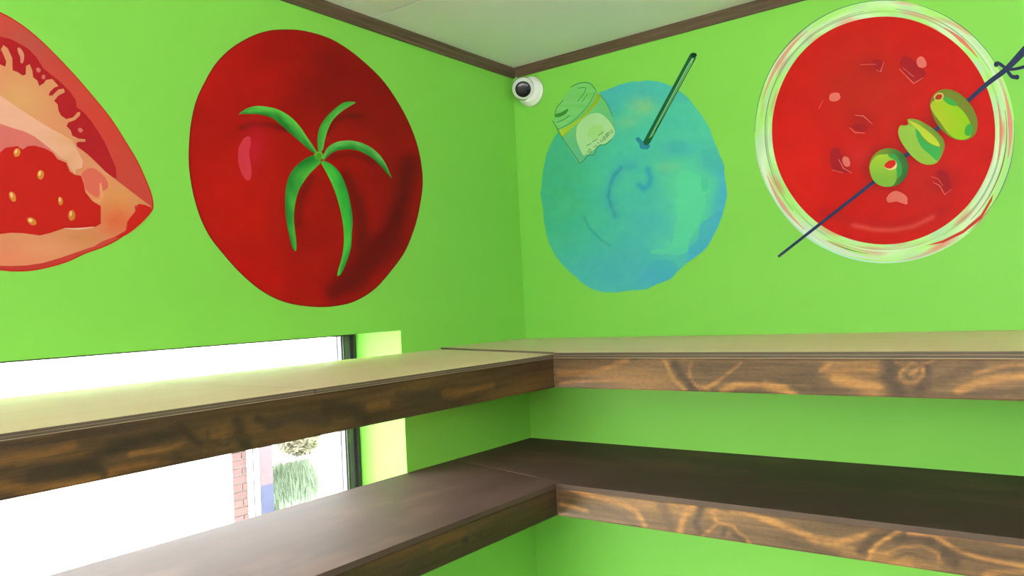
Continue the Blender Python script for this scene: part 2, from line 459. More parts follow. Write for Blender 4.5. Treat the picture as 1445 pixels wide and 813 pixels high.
# ceiling trim: stepped moulding
def moulding(name, p0, p1, inward, mat):
    prof = [(0, 0.0), (0.008, 0.0), (0.012, 0.006), (0.012, 0.013), (0.017, 0.018), (0.021, 0.023), (0.021, 0.030), (0, 0.030)]
    bm = bmesh.new()
    rings = []
    for p in (p0, p1):
        rings.append([bm.verts.new((p[0] + inward[0] * a, p[1] + inward[1] * a, ZC - 0.030 + b - 0.0002)) for a, b in prof])
    n = len(prof)
    for i in range(n):
        bm.faces.new((rings[0][i], rings[0][(i + 1) % n], rings[1][(i + 1) % n], rings[1][i]))
    bm.faces.new(rings[0]); bm.faces.new(rings[1][::-1])
    return tag(obj(name, to_mesh(bm, name), mat), kind='structure')
moulding('trim_1', (0, 0), (0, RY), (1, 0), M_TRIM_Y)
moulding('trim_2', (0.0212, 0), (RX, 0), (0, -1), M_TRIM_X)
moulding('trim_3', (0.0212, RY), (RX, RY), (0, 1), M_TRIM_X)
moulding('trim_4', (RX, RY + 0.0212), (RX, -0.0212), (-1, 0), M_TRIM_Y)

# ------------------------------------------------------------------ windows
win = empty('window_1', (-0.22, (WIN_Y0 + WIN_Y1) / 2, WIN_Z0))
tag(win, kind='structure')
xa, xb = -0.245, -0.190
y0, y1, z0, z1 = WIN_Y0, WIN_Y1, WIN_Z0, WIN_Z1
fr = boxes('window_frame', [(xa, xb, y1 - 0.011, y1, z0, z1), (xa, xb, y0, y0 + 0.016, z0, z1),
                            (xa, xb, y0 + 0.016, y1 - 0.016, z1 - 0.010, z1), (xa, xb, y0 + 0.016, y1 - 0.016, z0, z0 + 0.022)], M_FRAME, win)
sash = boxes('sash', [(xa + 0.006, xb - 0.014, y1 - 0.046, y1 - 0.012, z0 + 0.023, z1 - 0.011),
                      (xa + 0.006, xb - 0.014, y0 + 0.017, y0 + 0.046, z0 + 0.023, z1 - 0.011),
                      (xa + 0.006, xb - 0.014, y0 + 0.046, y1 - 0.046, z0 + 0.023, z0 + 0.05)], M_FRAME_GREY, win)
boxes('gasket', [(xb - 0.0135, xb - 0.008, y1 - 0.043, y1 - 0.036, z0 + 0.05, z1 - 0.012)], M_FRAME, win)
boxes('pane', [(-0.224, -0.220, y0 + 0.046, y1 - 0.046, z0 + 0.05, z1 - 0.0105)], M_GLASS, win)

def plain_window(name, axis, t, hole, nmull):
    a0, a1, z0, z1 = hole
    w = empty(name, (t, (a0 + a1) / 2, z0) if axis == 'y' else ((a0 + a1) / 2, t, z0))
    tag(w, kind='structure')
    def B(nm, p, q, r, s, d0, d1, mat):
        return boxes(nm, [(t + d0, t + d1, p, q, r, s) if axis == 'y' else (p, q, t + d0, t + d1, r, s)], mat, w)
    B('jamb', a0, a0 + 0.05, z0, z1, -0.03, 0.03, M_FRAME); B('jamb', a1 - 0.05, a1, z0, z1, -0.03, 0.03, M_FRAME)
    B('head', a0 + 0.05, a1 - 0.05, z1 - 0.05, z1, -0.03, 0.03, M_FRAME)
    B('sill', a0 + 0.05, a1 - 0.05, z0, z0 + 0.05, -0.03, 0.03, M_FRAME)
    step = (a1 - a0 - 0.1) / nmull
    for i in range(nmull):
        p = a0 + 0.05 + i * step
        if i: B('mullion', p - 0.02, p + 0.02, z0 + 0.05, z1 - 0.05, -0.025, 0.025, M_FRAME)
        B('pane', p + (0.02 if i else 0), p + step - (0.02 if i < nmull - 1 else 0), z0 + 0.05, z1 - 0.05, -0.002, 0.002, M_GLASS)
plain_window('window_2', 'x', RY - 0.1, B_HOLE, 2)
plain_window('window_3', 'y', RX + 0.1, S_HOLE, 2)

def portal(name, loc, to, sx, sy):
    d = bpy.data.lights.new(name, 'AREA')
    d.shape = 'RECTANGLE'; d.size = sx; d.size_y = sy
    d.cycles.is_portal = True
    o = bpy.data.objects.new(name, d)
    o.location = loc
    o.rotation_euler = Vector(to).to_track_quat('-Z', 'Z').to_euler()
    COL.objects.link(o)
portal('window_left', (-WT - 0.01, (y0 + y1) / 2, (WIN_Z0 + WIN_Z1) / 2), (1, 0, 0), y1 - y0, WIN_Z1 - WIN_Z0)
portal('window_back_offscreen', ((B_HOLE[0] + B_HOLE[1]) / 2, RY - 0.21, (B_HOLE[2] + B_HOLE[3]) / 2), (0, 1, 0), B_HOLE[1] - B_HOLE[0], B_HOLE[3] - B_HOLE[2])
portal('window_side_offscreen', (RX + 0.21, (S_HOLE[0] + S_HOLE[1]) / 2, (S_HOLE[2] + S_HOLE[3]) / 2), (-1, 0, 0), S_HOLE[1] - S_HOLE[0], S_HOLE[3] - S_HOLE[2])

# ------------------------------------------------------------------ the two corner shelves
M_CLEAT = mottled('stained_cleat', (0.09, 0.055, 0.03), (0.13, 0.08, 0.045), 12, 0.6)
LX, LY = 3.0, -3.1            # how far the shelves run along the right and left wall
g = 0.0006
def corner_shelf(name, zt, zp, zf, dr, dl, sw, sf, mats, label, cut=None, drop=0.0):
    """zt top, zp underside of boards, zf lower edge of fascia, seam from (0,sw) to (dl,sf)"""
    mx, my, ex, ey, fx, fy = mats      # fx, fy: (base colours, figure, seed, brightness)
    root = empty(name, (0.0, 0.0, zf))
    tag(root, label, 'shelf', 'corner shelves')
    def board(poly, mtop, medge, dz=0.0):
        o = prism('board', poly, zp, zt - dz, mtop, root)
        o.data.materials.append(medge)
        for p in o.data.polygons:
            if abs(p.normal.z) < 0.5: p.material_index = 1
        return o
    board([(g, -g), (LX, -g), (LX, -dr), (dl, -dr), (dl, sf + 0.003), (g, sw + 0.003)], mx, ex)
    seam = root.children[-1]
    seam.data.materials.append(ey)
    for p in seam.data.polygons:
        if p.normal.y < -0.5 and p.center.x < dl: p.material_index = 2
    ys = [None, LY] if cut is None else [None, cut, LY]
    for k in range(1, len(ys)):
        if k == 1: board([(g, sw - 0.003), (dl, sf - 0.003), (dl, ys[1]), (g, ys[1])], my, ey, drop)
        else: board([(g, ys[k - 1] - 0.0015), (dl - 0.002, ys[k - 1] - 0.0015), (dl - 0.002, ys[k]), (g, ys[k])], my, ey, drop)
    # fascia boards, set back a hair under the board edge
    s = 0.003
    fascia('fascia', 'R', dl - s + 0.0003, LX - 0.001, -dr + s, 0.036, zf, zp - 0.0003, *fx, root)
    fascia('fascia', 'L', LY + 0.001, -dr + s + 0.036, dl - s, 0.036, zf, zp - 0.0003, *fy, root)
    # cleats screwed to the walls carry the boards
    boxes('cleat', [(0.04, LX - 0.04, -0.036, -g, zp - 0.045, zp - 0.0003)], M_CLEAT, root, 0.001)
    boxes('cleat', [(g, 0.036, LY + 0.04, WIN_Y0 - 0.02, zp - 0.045, zp - 0.0003)], M_CLEAT, root, 0.001)
    boxes('cleat', [(g, 0.036, WIN_Y1 + 0.02, -0.04, zp - 0.045, zp - 0.0003)], M_CLEAT, root, 0.001)
    return root
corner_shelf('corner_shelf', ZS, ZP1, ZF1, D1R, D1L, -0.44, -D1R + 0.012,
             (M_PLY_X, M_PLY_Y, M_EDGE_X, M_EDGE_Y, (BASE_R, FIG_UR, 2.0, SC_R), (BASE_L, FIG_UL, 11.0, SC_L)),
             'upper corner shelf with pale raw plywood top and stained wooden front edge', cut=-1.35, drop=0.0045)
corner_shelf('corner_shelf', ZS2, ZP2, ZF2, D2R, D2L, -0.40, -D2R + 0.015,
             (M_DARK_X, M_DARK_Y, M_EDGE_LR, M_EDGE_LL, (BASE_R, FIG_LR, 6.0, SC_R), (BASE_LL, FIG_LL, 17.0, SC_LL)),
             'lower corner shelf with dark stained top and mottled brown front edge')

# ------------------------------------------------------------------ security camera in the corner
WCX = hit(750, 130, 1, 0.0)
sc = empty('security_camera', (WCX.x, 0.0, WCX.z))
tag(sc, 'white round security camera with black lens mounted high in wall corner', 'security camera')
def turn(o, loc, direction):
    q = Vector(direction).to_track_quat('Z', 'Y')
    o.matrix_world = Matrix.Translation(loc) @ q.to_matrix().to_4x4()
base_bm = lathe([(0, 0.0005), (0.051, 0.0005), (0.0515, 0.006), (0.050, 0.011), (0.047, 0.0135), (0.0465, 0.016), (0.044, 0.024), (0.039, 0.030), (0.0355, 0.032), (0.034, 0.030), (0, 0.028)])
ob = obj('base', to_mesh(base_bm, 'base', smooth=True), M_WHITE, sc)
turn(ob, (WCX.x, 0, WCX.z), (0, -1, 0))
BALL = Vector((WCX.x - 0.006, -0.040, WCX.z + 0.006))
look = (CAM - BALL).normalized() + Vector((-0.02, 0.0, -0.10))
R = 0.0385
prof = [(R * math.sin(math.radians(a)), -R * math.cos(math.radians(a))) for a in range(0, 136, 6)]
prof = [(0 if r < 1e-5 else r, h) for r, h in prof]
rl, hl = prof[-1]
prof += [(rl - 0.0012, hl + 0.0012), (rl - 0.002, hl - 0.003)]
housing = obj('ball_housing', to_mesh(lathe(prof), 'ball_housing', smooth=True), M_WHITE, sc)
turn(housing, BALL, look)
lens = obj('lens_window', to_mesh(lathe([(rl - 0.0022, hl - 0.004), (rl - 0.0022, hl - 0.001), (rl * 0.8, hl + 0.0014), (rl * 0.5, hl + 0.003), (0, hl + 0.0038)]), 'lens_window', smooth=True), M_BLACK, sc)
turn(lens, BALL, look)
ring = obj('seam_ring', to_mesh(lathe([(R * 0.985, 0.006), (R + 0.0006, 0.0065), (R + 0.0006, 0.0085), (R * 0.97, 0.009)]), 'seam_ring', smooth=True), M_FRAME_GREY, sc)
turn(ring, BALL, look)

# ------------------------------------------------------------------ murals: flat paint on the two walls
def mural_mat():
    N = Nodes('mural_paint')
    a = N.n('ShaderNodeAttribute'); a.attribute_name = 'paint'
    v, s = N.xyz()
    n1 = N.noise(v, 22, 4, 0.6)
    n2 = N.noise(N.vec(N.math('MULTIPLY', s[0], 30.0), N.math('MULTIPLY', s[1], 30.0), N.math('MULTIPLY', s[2], 120.0)), 1.0, 3, 0.6)
    k = N.math('ADD', N.math('MULTIPLY', n1, 0.08), N.math('MULTIPLY', n2, 0.06))
    k = N.math('ADD', k, 0.93)
    N.base(N.mix(1.0, a.outputs['Color'], N.vec(k, k, k), 'MULTIPLY'))
    N.rough(0.6); N.spec(0.15)
    return N.m
M_PAINT = mural_mat()
TINT = {'L': (1.0, 1.0, 1.0), 'R': (1.0, 1.0, 1.0)}

def on_wall(side, p, layer):
    d = 0.0005 + 0.00025 * layer
    return hit(p[0], p[1], 0, d) if side == 'L' else hit(p[0], p[1], 1, -d)

def smooth_loop(pts, n=4, closed=True):
    out = []
    m = len(pts)
    rng = range(m) if closed else range(m - 1)
    for i in rng:
        g_ = (lambda j: pts[j % m]) if closed else (lambda j: pts[max(0, min(m - 1, j))])
        p0, p1, p2, p3 = g_(i - 1), g_(i), g_(i + 1), g_(i + 2)
        for k in range(n):
            t = k / n
            out.append(tuple(0.5 * ((2 * p1[c]) + (-p0[c] + p2[c]) * t + (2 * p0[c] - 5 * p1[c] + 4 * p2[c] - p3[c]) * t * t + (-p0[c] + 3 * p1[c] - 3 * p2[c] + p3[c]) * t ** 3) for c in (0, 1)))
    if not closed: out.append(tuple(pts[-1]))
    return out

def paint_mesh(name, side, verts2, faces, cols, layer, parent):
    me = bpy.data.meshes.new(name)
    me.from_pydata([on_wall(side, p, layer) for p in verts2], [], faces)
    at = me.color_attributes.new('paint', 'FLOAT_COLOR', 'POINT')
    t = TINT[side]
    mu = MUL.get(parent.name if parent else '', 1.0)
    for i, c in enumerate(cols):
        l = lin(tuple(x * mu for x in c))
        at.data[i].color = (min(1, l[0] * t[0]), min(1, l[1] * t[1]), min(1, l[2] * t[2]), 1)
    return obj(name, me, M_PAINT, parent)

MUL = {}
def patch(name, side, loop, col, layer, parent, smooth=0, colfn=None):
    if smooth: loop = smooth_loop(loop, smooth)
    tris = tessellate_polygon([[Vector((x, y, 0)) for x, y in loop]])
    cols = [colfn(p) if colfn else col for p in loop]
    return paint_mesh(name, side, loop, [tuple(t) for t in tris], cols, layer, parent)

def stroke(name, side, pts, width, col, layer, parent, smooth=4, col2=None):
    """a brush line; width is a number or (start, middle, end)"""
    if smooth: pts = smooth_loop(pts, smooth, closed=False)
    n = len(pts); V = []; F = []; C = []
    for i, p in enumerate(pts):
        a = pts[max(0, i - 1)]; b = pts[min(n - 1, i + 1)]
        dx, dy = b[0] - a[0], b[1] - a[1]
        l = math.hypot(dx, dy) or 1
        t = i / (n - 1)
        if isinstance(width, tuple):
            w = width[0] + (width[1] - width[0]) * t * 2 if t < .5 else width[1] + (width[2] - width[1]) * (t * 2 - 1)
        else: w = width
        nx, ny = -dy / l * w / 2, dx / l * w / 2
        V += [(p[0] + nx, p[1] + ny), (p[0] - nx, p[1] - ny)]
        C += [col, col2 or col]
        if i: F.append((2 * i - 2, 2 * i - 1, 2 * i + 1, 2 * i))
    return paint_mesh(name, side, V, F, C, layer, parent)

def ell(cx, cy, rx, ry, rot=0, n=20, wob=0):
    c, s = math.cos(rot), math.sin(rot)
    o = []
    for k in range(n):
        a = 2 * math.pi * k / n
        q = 1 + (random.uniform(-wob, wob) if wob else 0)
        x, y = rx * q * math.cos(a), ry * q * math.sin(a)
        o.append((cx + x * c - y * s, cy + x * s + y * c))
    return o

def disc(name, side, loop, center, rings, colfn, layer, parent):
    V = [center]; F = []; n = len(loop)
    for r in range(1, rings + 1):
        t = r / rings
        for p in loop: V.append((center[0] + (p[0] - center[0]) * t, center[1] + (p[1] - center[1]) * t))
    for k in range(n): F.append((0, 1 + k, 1 + (k + 1) % n))
    for r in range(1, rings):
        a = 1 + (r - 1) * n; b = a + n
        for k in range(n):
            k2 = (k + 1) % n
            F.append((a + k, b + k, b + k2, a + k2))
    return paint_mesh(name, side, V, F, [colfn(p) for p in V], layer, parent)

def line_dist(p, pts):
    return min(seg_dist(p, a, b) for a, b in zip(pts, pts[1:]))

def soft(p, pts, width):
    return math.exp(-(line_dist(p, pts) / width) ** 2)

def blob(p, c, rx, ry):
    return math.exp(-((p[0] - c[0]) / rx) ** 2 - ((p[1] - c[1]) / ry) ** 2)

def nz(p, sc, seed=0.0):
    x, y = p[0] * 0.82 + p[1] * 0.57, p[1] * 0.82 - p[0] * 0.57
    return noise.noise(Vector((x / sc, y / sc, seed))) + 0.4 * noise.noise(Vector((x / sc * 2.3, y / sc * 2.3, seed + 31)))

def mural(name, side, centre, label):
    o = empty(name, on_wall(side, centre, 0))
    return tag(o, label, 'mural')

# ---- whole tomato on the left wall
T = mural('tomato_mural', 'L', (432, 432), 'painted whole red tomato with five green sepals on green wall')
c2 = crop(240, 20, 1.8475); c7 = crop(330, 130, 3.013)
t_out = smooth_loop(c2([(300,41),(350,45),(410,62),(460,90),(510,130),(555,175),(590,225),(620,280),(643,340),(655,400),(657,450),(648,510),(635,560),(610,620),(570,675),(530,718),(480,748),(430,760),(380,762),(320,755),(270,738),(225,710),(180,670),(140,625),(105,580),(80,530),(62,470),(52,410),(50,360),(55,290),(68,230),(90,180),(120,130),(160,90),(210,60),(255,45)]), 6)
sh1 = c7([(30,152),(80,136),(150,138),(225,160)])
sh2 = c7([(400,170),(430,120),(480,100),(535,102)])
sh3 = c7([(420,275),(490,262),(550,275),(595,300)])
sh4 = c7([(275,560),(275,500),(290,430),(330,365)])
sh5 = c7([(470,360),(520,450),(545,560),(545,640)])
cres = c2([(622,390),(605,480),(575,570),(530,630),(480,690),(430,725)])
cres2 = c2([(575,600),(520,640),(470,690)])
def tomato_col(p):
    c = (166, 17, 15)
    c = mixc(c, (128, 14, 14), 0.9 * blob(p, (500, 110), 110, 80))
    c = mixc(c, (140, 15, 15), 0.8 * blob(p, (560, 230), 60, 110))
    c = mixc(c, (196, 22, 14), 0.8 * blob(p, (340, 290), 75, 80))
    c = mixc(c, (184, 14, 14), 0.7 * blob(p, (380, 400), 80, 40))
    c = mixc(c, (186, 18, 18), 0.6 * blob(p, (335, 110), 60, 50))
    c = mixc(c, (150, 14, 14), 0.5 * blob(p, (440, 330), 45, 70))
    c = mixc(c, (98, 12, 16), 0.85 * soft(p, cres, 15))
    c = mixc(c, (104, 12, 16), 0.7 * soft(p, cres2, 24))
    for s_, w_, k_ in ((sh1, 4, .75), (sh2, 4, .6), (sh3, 5, .5), (sh4, 7, .5), (sh5, 12, .7)):
        c = mixc(c, (98, 12, 12), k_ * soft(p, s_, w_))
    c = (c[0] * .97, c[1] * .8, c[2] * .6)
    c = mixc(c, (186, 22, 44), 0.8 * blob(p, (360, 208), 17, 34))
    n = 1 + 0.06 * nz(p, 46, 1.0) + 0.02 * nz(p, 16, 5.0)
    return tuple(max(0, min(255, x * n)) for x in c)
disc('flesh', 'L', t_out, (432, 238), 74, tomato_col, 0, T)
tag(T.children[-1], 'glossy red painted skin')
stroke('rim', 'L', t_out + t_out[:1], 1.6, (122, 20, 12), 1, T, 0)
patch('highlight', 'L', c7([(45,195),(68,190),(72,220),(65,260),(75,330),(70,370),(55,375),(35,350),(20,300),(20,240)]), (204, 52, 66), 1, T, 3)
LEAVES = [
 ([(20,95),(50,72),(90,60),(140,62),(190,75),(240,105),(280,145),(310,190),(335,225),(352,252)], [(20,95),(60,93),(110,95),(160,110),(200,140),(240,175),(280,210),(320,245),(345,262)]),
 ([(358,250),(355,200),(365,150),(390,110),(430,70),(465,45),(500,40),(520,44)], [(372,254),(380,240),(388,200),(400,160),(420,120),(455,85),(490,62),(520,44)]),
 ([(378,285),(385,258),(405,230),(440,212),(490,206),(540,215),(590,240),(630,280),(655,325),(672,368)], [(385,290),(405,270),(430,252),(480,243),(530,250),(580,275),(620,310),(650,345),(672,368)]),
 ([(345,265),(300,285),(255,325),(230,370),(220,420),(218,480),(222,540),(235,610),(250,665),(265,678)], [(370,292),(365,305),(320,350),(280,410),(262,470),(255,530),(260,590),(266,640),(265,678)]),
 ([(378,290),(420,310),(455,350),(480,410),(495,470),(505,540),(502,600),(498,660),(480,720),(455,775),(440,783)], [(370,300),(395,345),(425,410),(450,490),(465,570),(468,640),(460,700),(443,760),(440,783)]),
]
LC = [((96,190,72),(26,112,38)), ((46,150,48),(96,178,70)), ((104,186,88),(24,118,36)), ((24,118,40),(78,172,62)), ((34,140,52),(84,200,64))]
def resample(pts, n):
    pts = smooth_loop(pts, 6, closed=False)
    L = [0]
    for a, b in zip(pts, pts[1:]): L.append(L[-1] + math.hypot(b[0] - a[0], b[1] - a[1]))
    out = []
    for k in range(n):
        d = L[-1] * k / (n - 1)
        i = 0
        while i < len(L) - 2 and L[i + 1] < d: i += 1
        t = (d - L[i]) / ((L[i + 1] - L[i]) or 1)
        out.append((pts[i][0] + (pts[i + 1][0] - pts[i][0]) * t, pts[i][1] + (pts[i + 1][1] - pts[i][1]) * t))
    return out
def leaf(name, side, e1, e2, ca, cb, layer, parent, rows=40, cols_=6, seed=0.0):
    A = resample(e1, rows); B = resample(e2, rows)
    V = []; F = []; C = []
    for i in range(rows):
        for j in range(cols_ + 1):
            t = j / cols_
            p = (A[i][0] + (B[i][0] - A[i][0]) * t, A[i][1] + (B[i][1] - A[i][1]) * t)
            V.append(p)
            k = t + 0.55 * nz((i * 1.0, j * 2.0), 7, seed)
            C.append(mixc(ca, cb, k))
    w = cols_ + 1
    for i in range(rows - 1):
        for j in range(cols_):
            F.append((i * w + j, i * w + j + 1, (i + 1) * w + j + 1, (i + 1) * w + j))
    return paint_mesh(name, side, V, F, C, layer, parent)
for i, ((a, b), (ca, cb)) in enumerate(zip(LEAVES, LC)):
    leaf('sepal', 'L', c7(a), c7(b), ca, cb, 2, T, seed=i * 3.1)
patch('stem_scar', 'L', c7(ell(361, 271, 21, 19, 0, 16, .06)), (74, 150, 36), 3, T, 2)
stroke('stem_scar_rim', 'L', c7([(345,268),(352,258),(366,256),(377,268),(374,282)]), 1.0, (150, 190, 80), 4, T)

# ---- tomato slice on the left wall (runs on beyond the picture's edge)
Z = mural('tomato_slice_mural', 'L', (0, 383), 'painted cut tomato wedge showing seeds and pale flesh on green wall')
MUL[Z.name] = 0.93
c1 = crop(0, 0, 1.983); c5 = crop(0, 50, 4.064); c6 = crop(0, 200, 4.064)
zl = [(-50,378),(-110,360),(-190,310),(-250,230),(-270,130),(-250,50),(-200,0),(-130,-20),(-60,-8)]
z_out = smooth_loop(c1([(0,33),(60,68),(110,108),(160,157),(210,210),(260,268),(310,330),(350,392),(385,450),(410,505),(425,545),(430,575),(425,592),(405,615),(370,643),(330,672),(290,692),(240,710),(190,733),(140,748),(90,758),(40,760),(0,757)]) + zl, 4)
def skin_col(p):
    c = (206, 70, 58)
    c = mixc(c, (184, 84, 76), 0.7 * blob(p, (35, 65), 40, 30))
    c = mixc(c, (196, 50, 46), 0.9 * blob(p, (60, 375), 160, 20))
    c = mixc(c, (214, 62, 48), 0.6 * blob(p, (150, 170), 40, 40))
    return c
patch('rim', 'L', z_out, (190, 40, 22), 0, Z)
cz = (60, 215)
ins = [(cz[0] + (p[0] - cz[0]) * 0.988, cz[1] + (p[1] - cz[1]) * 0.988) for p in z_out]
disc('skin', 'L', ins, cz, 30, skin_col, 1, Z)
patch('dark_flesh', 'L', c5([(0,5),(60,20),(110,45),(160,75),(210,125),(250,190),(300,230),(350,270),(400,320),(435,370),(440,410),(490,450),(530,500),(569,560)]) + c6([(600,0),(640,90),(665,150),(668,210)]) + [(60, 230), (-180, 150), (-190, 60), (-120, 30), (-50, 42)], (178, 26, 34), 2, Z)
def pulp_col(p):
    c = (222, 142, 102)
    c = mixc(c, (222, 166, 106), 0.8 * blob(p, (30, 140), 40, 35))
    c = mixc(c, (230, 128, 96), 0.7 * blob(p, (20, 365), 60, 20))
    c = mixc(c, (224, 150, 84), 0.8 * blob(p, (165, 280), 40, 26))
    c = mixc(c, (226, 98, 58), 0.9 * blob(p, (165, 312), 26, 22))
    c = mixc(c, (206, 132, 74), 0.8 * blob(p, (112, 336), 26, 12))
    c = mixc(c, (228, 150, 110), 0.7 * blob(p, (60, 350), 40, 12))
    return c
E_top = c5([(0,165),(30,180),(36,150),(20,110),(5,80),(20,55),(45,75),(70,130),(72,200),(100,210),(130,230),(148,225),(150,175),(170,165),(185,200),(190,240),(215,260),(225,290),(250,275),(265,255),(300,250),(335,290),(310,300),(285,325),(280,345),(300,345),(335,310),(365,305),(372,325),(335,345),(310,375),(330,395),(335,430),(350,460),(380,480),(420,470),(445,440),(460,440),(458,460),(430,485),(390,500),(382,520),(405,545),(415,575),(450,592),(490,595),(490,610),(455,610),(438,615),(440,635),(500,680),(569,745)])
E_bot = c6([(600,168),(700,245),(800,322),(874,376),(800,356),(770,370),(775,400),(730,460),(720,510),(660,545),(590,570),(540,600),(450,630),(350,665),(250,695),(150,710),(60,713),(0,712)])
E_left = [(-90,358),(-170,300),(-215,220),(-200,140),(-140,90),(-60,78)]
E_all = E_top + E_bot + E_left
# a fine fan of paint colour: subdivide the pulp so its tones can change
bmx = bmesh.new()
tri = tessellate_polygon([[Vector((x, y, 0)) for x, y in E_all]])
vv = [bmx.verts.new((x, y, 0)) for x, y in E_all]
for t_ in tri:
    try: bmx.faces.new([vv[i] for i in t_])
    except ValueError: pass
for _ in range(4):
    bmesh.ops.subdivide_edges(bmx, edges=[e for e in bmx.edges if e.calc_length() > 9], cuts=1)
bmesh.ops.triangulate(bmx, faces=bmx.faces)
bmx.verts.index_update()
V = [(v.co.x, v.co.y) for v in bmx.verts]; F = [tuple(v.index for v in f.verts) for f in bmx.faces]
bmx.free()
paint_mesh('pulp', 'L', V, F, [pulp_col(p) for p in V], 3, Z)
patch('tip', 'L', c6([(866,380),(800,357),(775,400),(730,460),(725,510),(650,550),(720,538),(800,478),(850,425)]), (208, 32, 24), 4, Z, 2)
patch('pink_flesh', 'L', c5([(0,508),(70,530),(140,552),(200,582),(260,630),(300,660),(180,660),(60,660),(0,670)]) + [(-120, 220), (-120, 150)], (220, 112, 104), 4, Z)
patch('pale_strip', 'L', c5([(0,345),(60,385),(140,440),(220,490),(300,540),(360,570),(410,600),(440,650),(475,720),(470,760),(435,770),(430,798),(400,760),(385,720),(345,700),(310,665),(270,635),(200,580),(140,550),(70,530),(0,505)]) + [(-120, 150), (-120, 100)], (234, 170, 144), 5, Z, colfn=lambda p: mixc((234, 172, 146), (224, 160, 112), blob(p, (98, 212), 12, 30)))
patch('pink_spot', 'L', c6([(470,180),(530,150),(600,200),(620,260),(580,290),(560,320),(520,300),(490,270),(478,220)]), (222, 104, 88), 4, Z, 3)
patch('pale_fleck', 'L', c6([(525,330),(575,330),(572,300),(570,240),(580,235),(592,290),(600,310),(575,350),(548,355)]), (232, 150, 106), 5, Z)
def seedbed_col(p):
    c = (198, 28, 20)
    c = mixc(c, (214, 24, 16), blob(p, (10, 305), 40, 20))
    return mixc(c, (182, 24, 26), 0.6 * blob(p, (30, 240), 40, 30))
patch('seed_bed', 'L', c6([(0,62),(30,35),(100,25),(130,45),(160,25),(200,22),(260,40),(300,60),(330,100),(380,120),(400,170),(430,190),(465,195),(480,240),(490,290),(530,340),(578,370),(578,470),(545,490),(450,497),(370,495),(300,520),(230,538),(140,525),(60,522),(0,530)]) + [(-100, 325), (-160, 280), (-120, 225), (-50, 215)], None, 6, Z, colfn=seedbed_col)
stroke('white_line', 'L', c6([(370,497),(450,499),(540,489)]), (0.8, 2.2, 0.8), (238, 190, 170), 7, Z)
for cx, cy, rx, ry, ro in ((97,62,19,25,.3),(233,190,19,27,.1),(72,315,18,30,-.35),(347,340,14,24,-.1),(412,422,20,31,0),(183,457,29,20,.6),(-60,180,19,27,.2),(-90,330,19,27,.1)):
    sd = patch('seed', 'L', c6(ell(cx, cy, rx, ry, ro, 14, .06)), (212, 130, 48), 7, Z, 2)
    o = patch('seed_glint', 'L', c6(ell(cx - rx * .3, cy - ry * .3, rx * .4, ry * .55, ro, 10, .1)), (232, 180, 120), 8, sd, 2)
for a in ([(208,190),(222,185),(234,198),(226,212),(212,208)], [(240,232),(252,224),(260,238),(252,252),(240,246)], [(448,536),(462,530),(476,545),(464,557),(450,550)]):
    patch('pink_drop', 'L', c5(a), (214, 110, 100), 4, Z, 3)
patch('stray_finger', 'L', c5([(100,75),(115,72),(135,100),(138,130),(130,158),(118,155),(116,125),(105,100)]), (222, 140, 112), 4, Z, 3)

# ---- blue drink on the right wall
B = mural('blue_drink_mural', 'R', (885, 412), 'painted turquoise frozen drink with green straw and upturned bottle on green wall')
c3 = crop(690, 60, 2.197); c8 = crop(840, 200, 4.063)
raw = c3([(470,120),(520,120),(560,132),(590,150),(620,175),(655,220),(680,260),(700,310),(715,345),(725,380),(732,420),(737,460),(735,490),(722,540),(700,590),(675,635),(640,665),(600,695),(580,715),(555,735),(520,750),(490,765),(450,768),(420,772),(370,775),(330,768),(290,745),(250,710),(220,680),(195,640),(180,600),(170,550),(165,500),(160,470),(165,420),(172,370),(185,330),(215,275),(250,230),(300,180),(345,155),(400,133),(440,122)])
b_out = [(p[0] + 1.3 * nz(p, 9, 2.0), p[1] + 1.3 * nz(p, 9, 7.0)) for p in smooth_loop(raw, 6)]
sw1 = c8([(215,135),(150,150),(110,190),(85,250),(75,320),(95,380),(115,430)])
sw2 = c8([(300,160),(318,210),(308,250),(275,272),(252,250)])
sw3 = c3([(295,540),(310,575),(345,610),(375,630)])
rim_r = c8([(740,170),(750,260),(735,360),(700,470),(640,580),(560,650)])
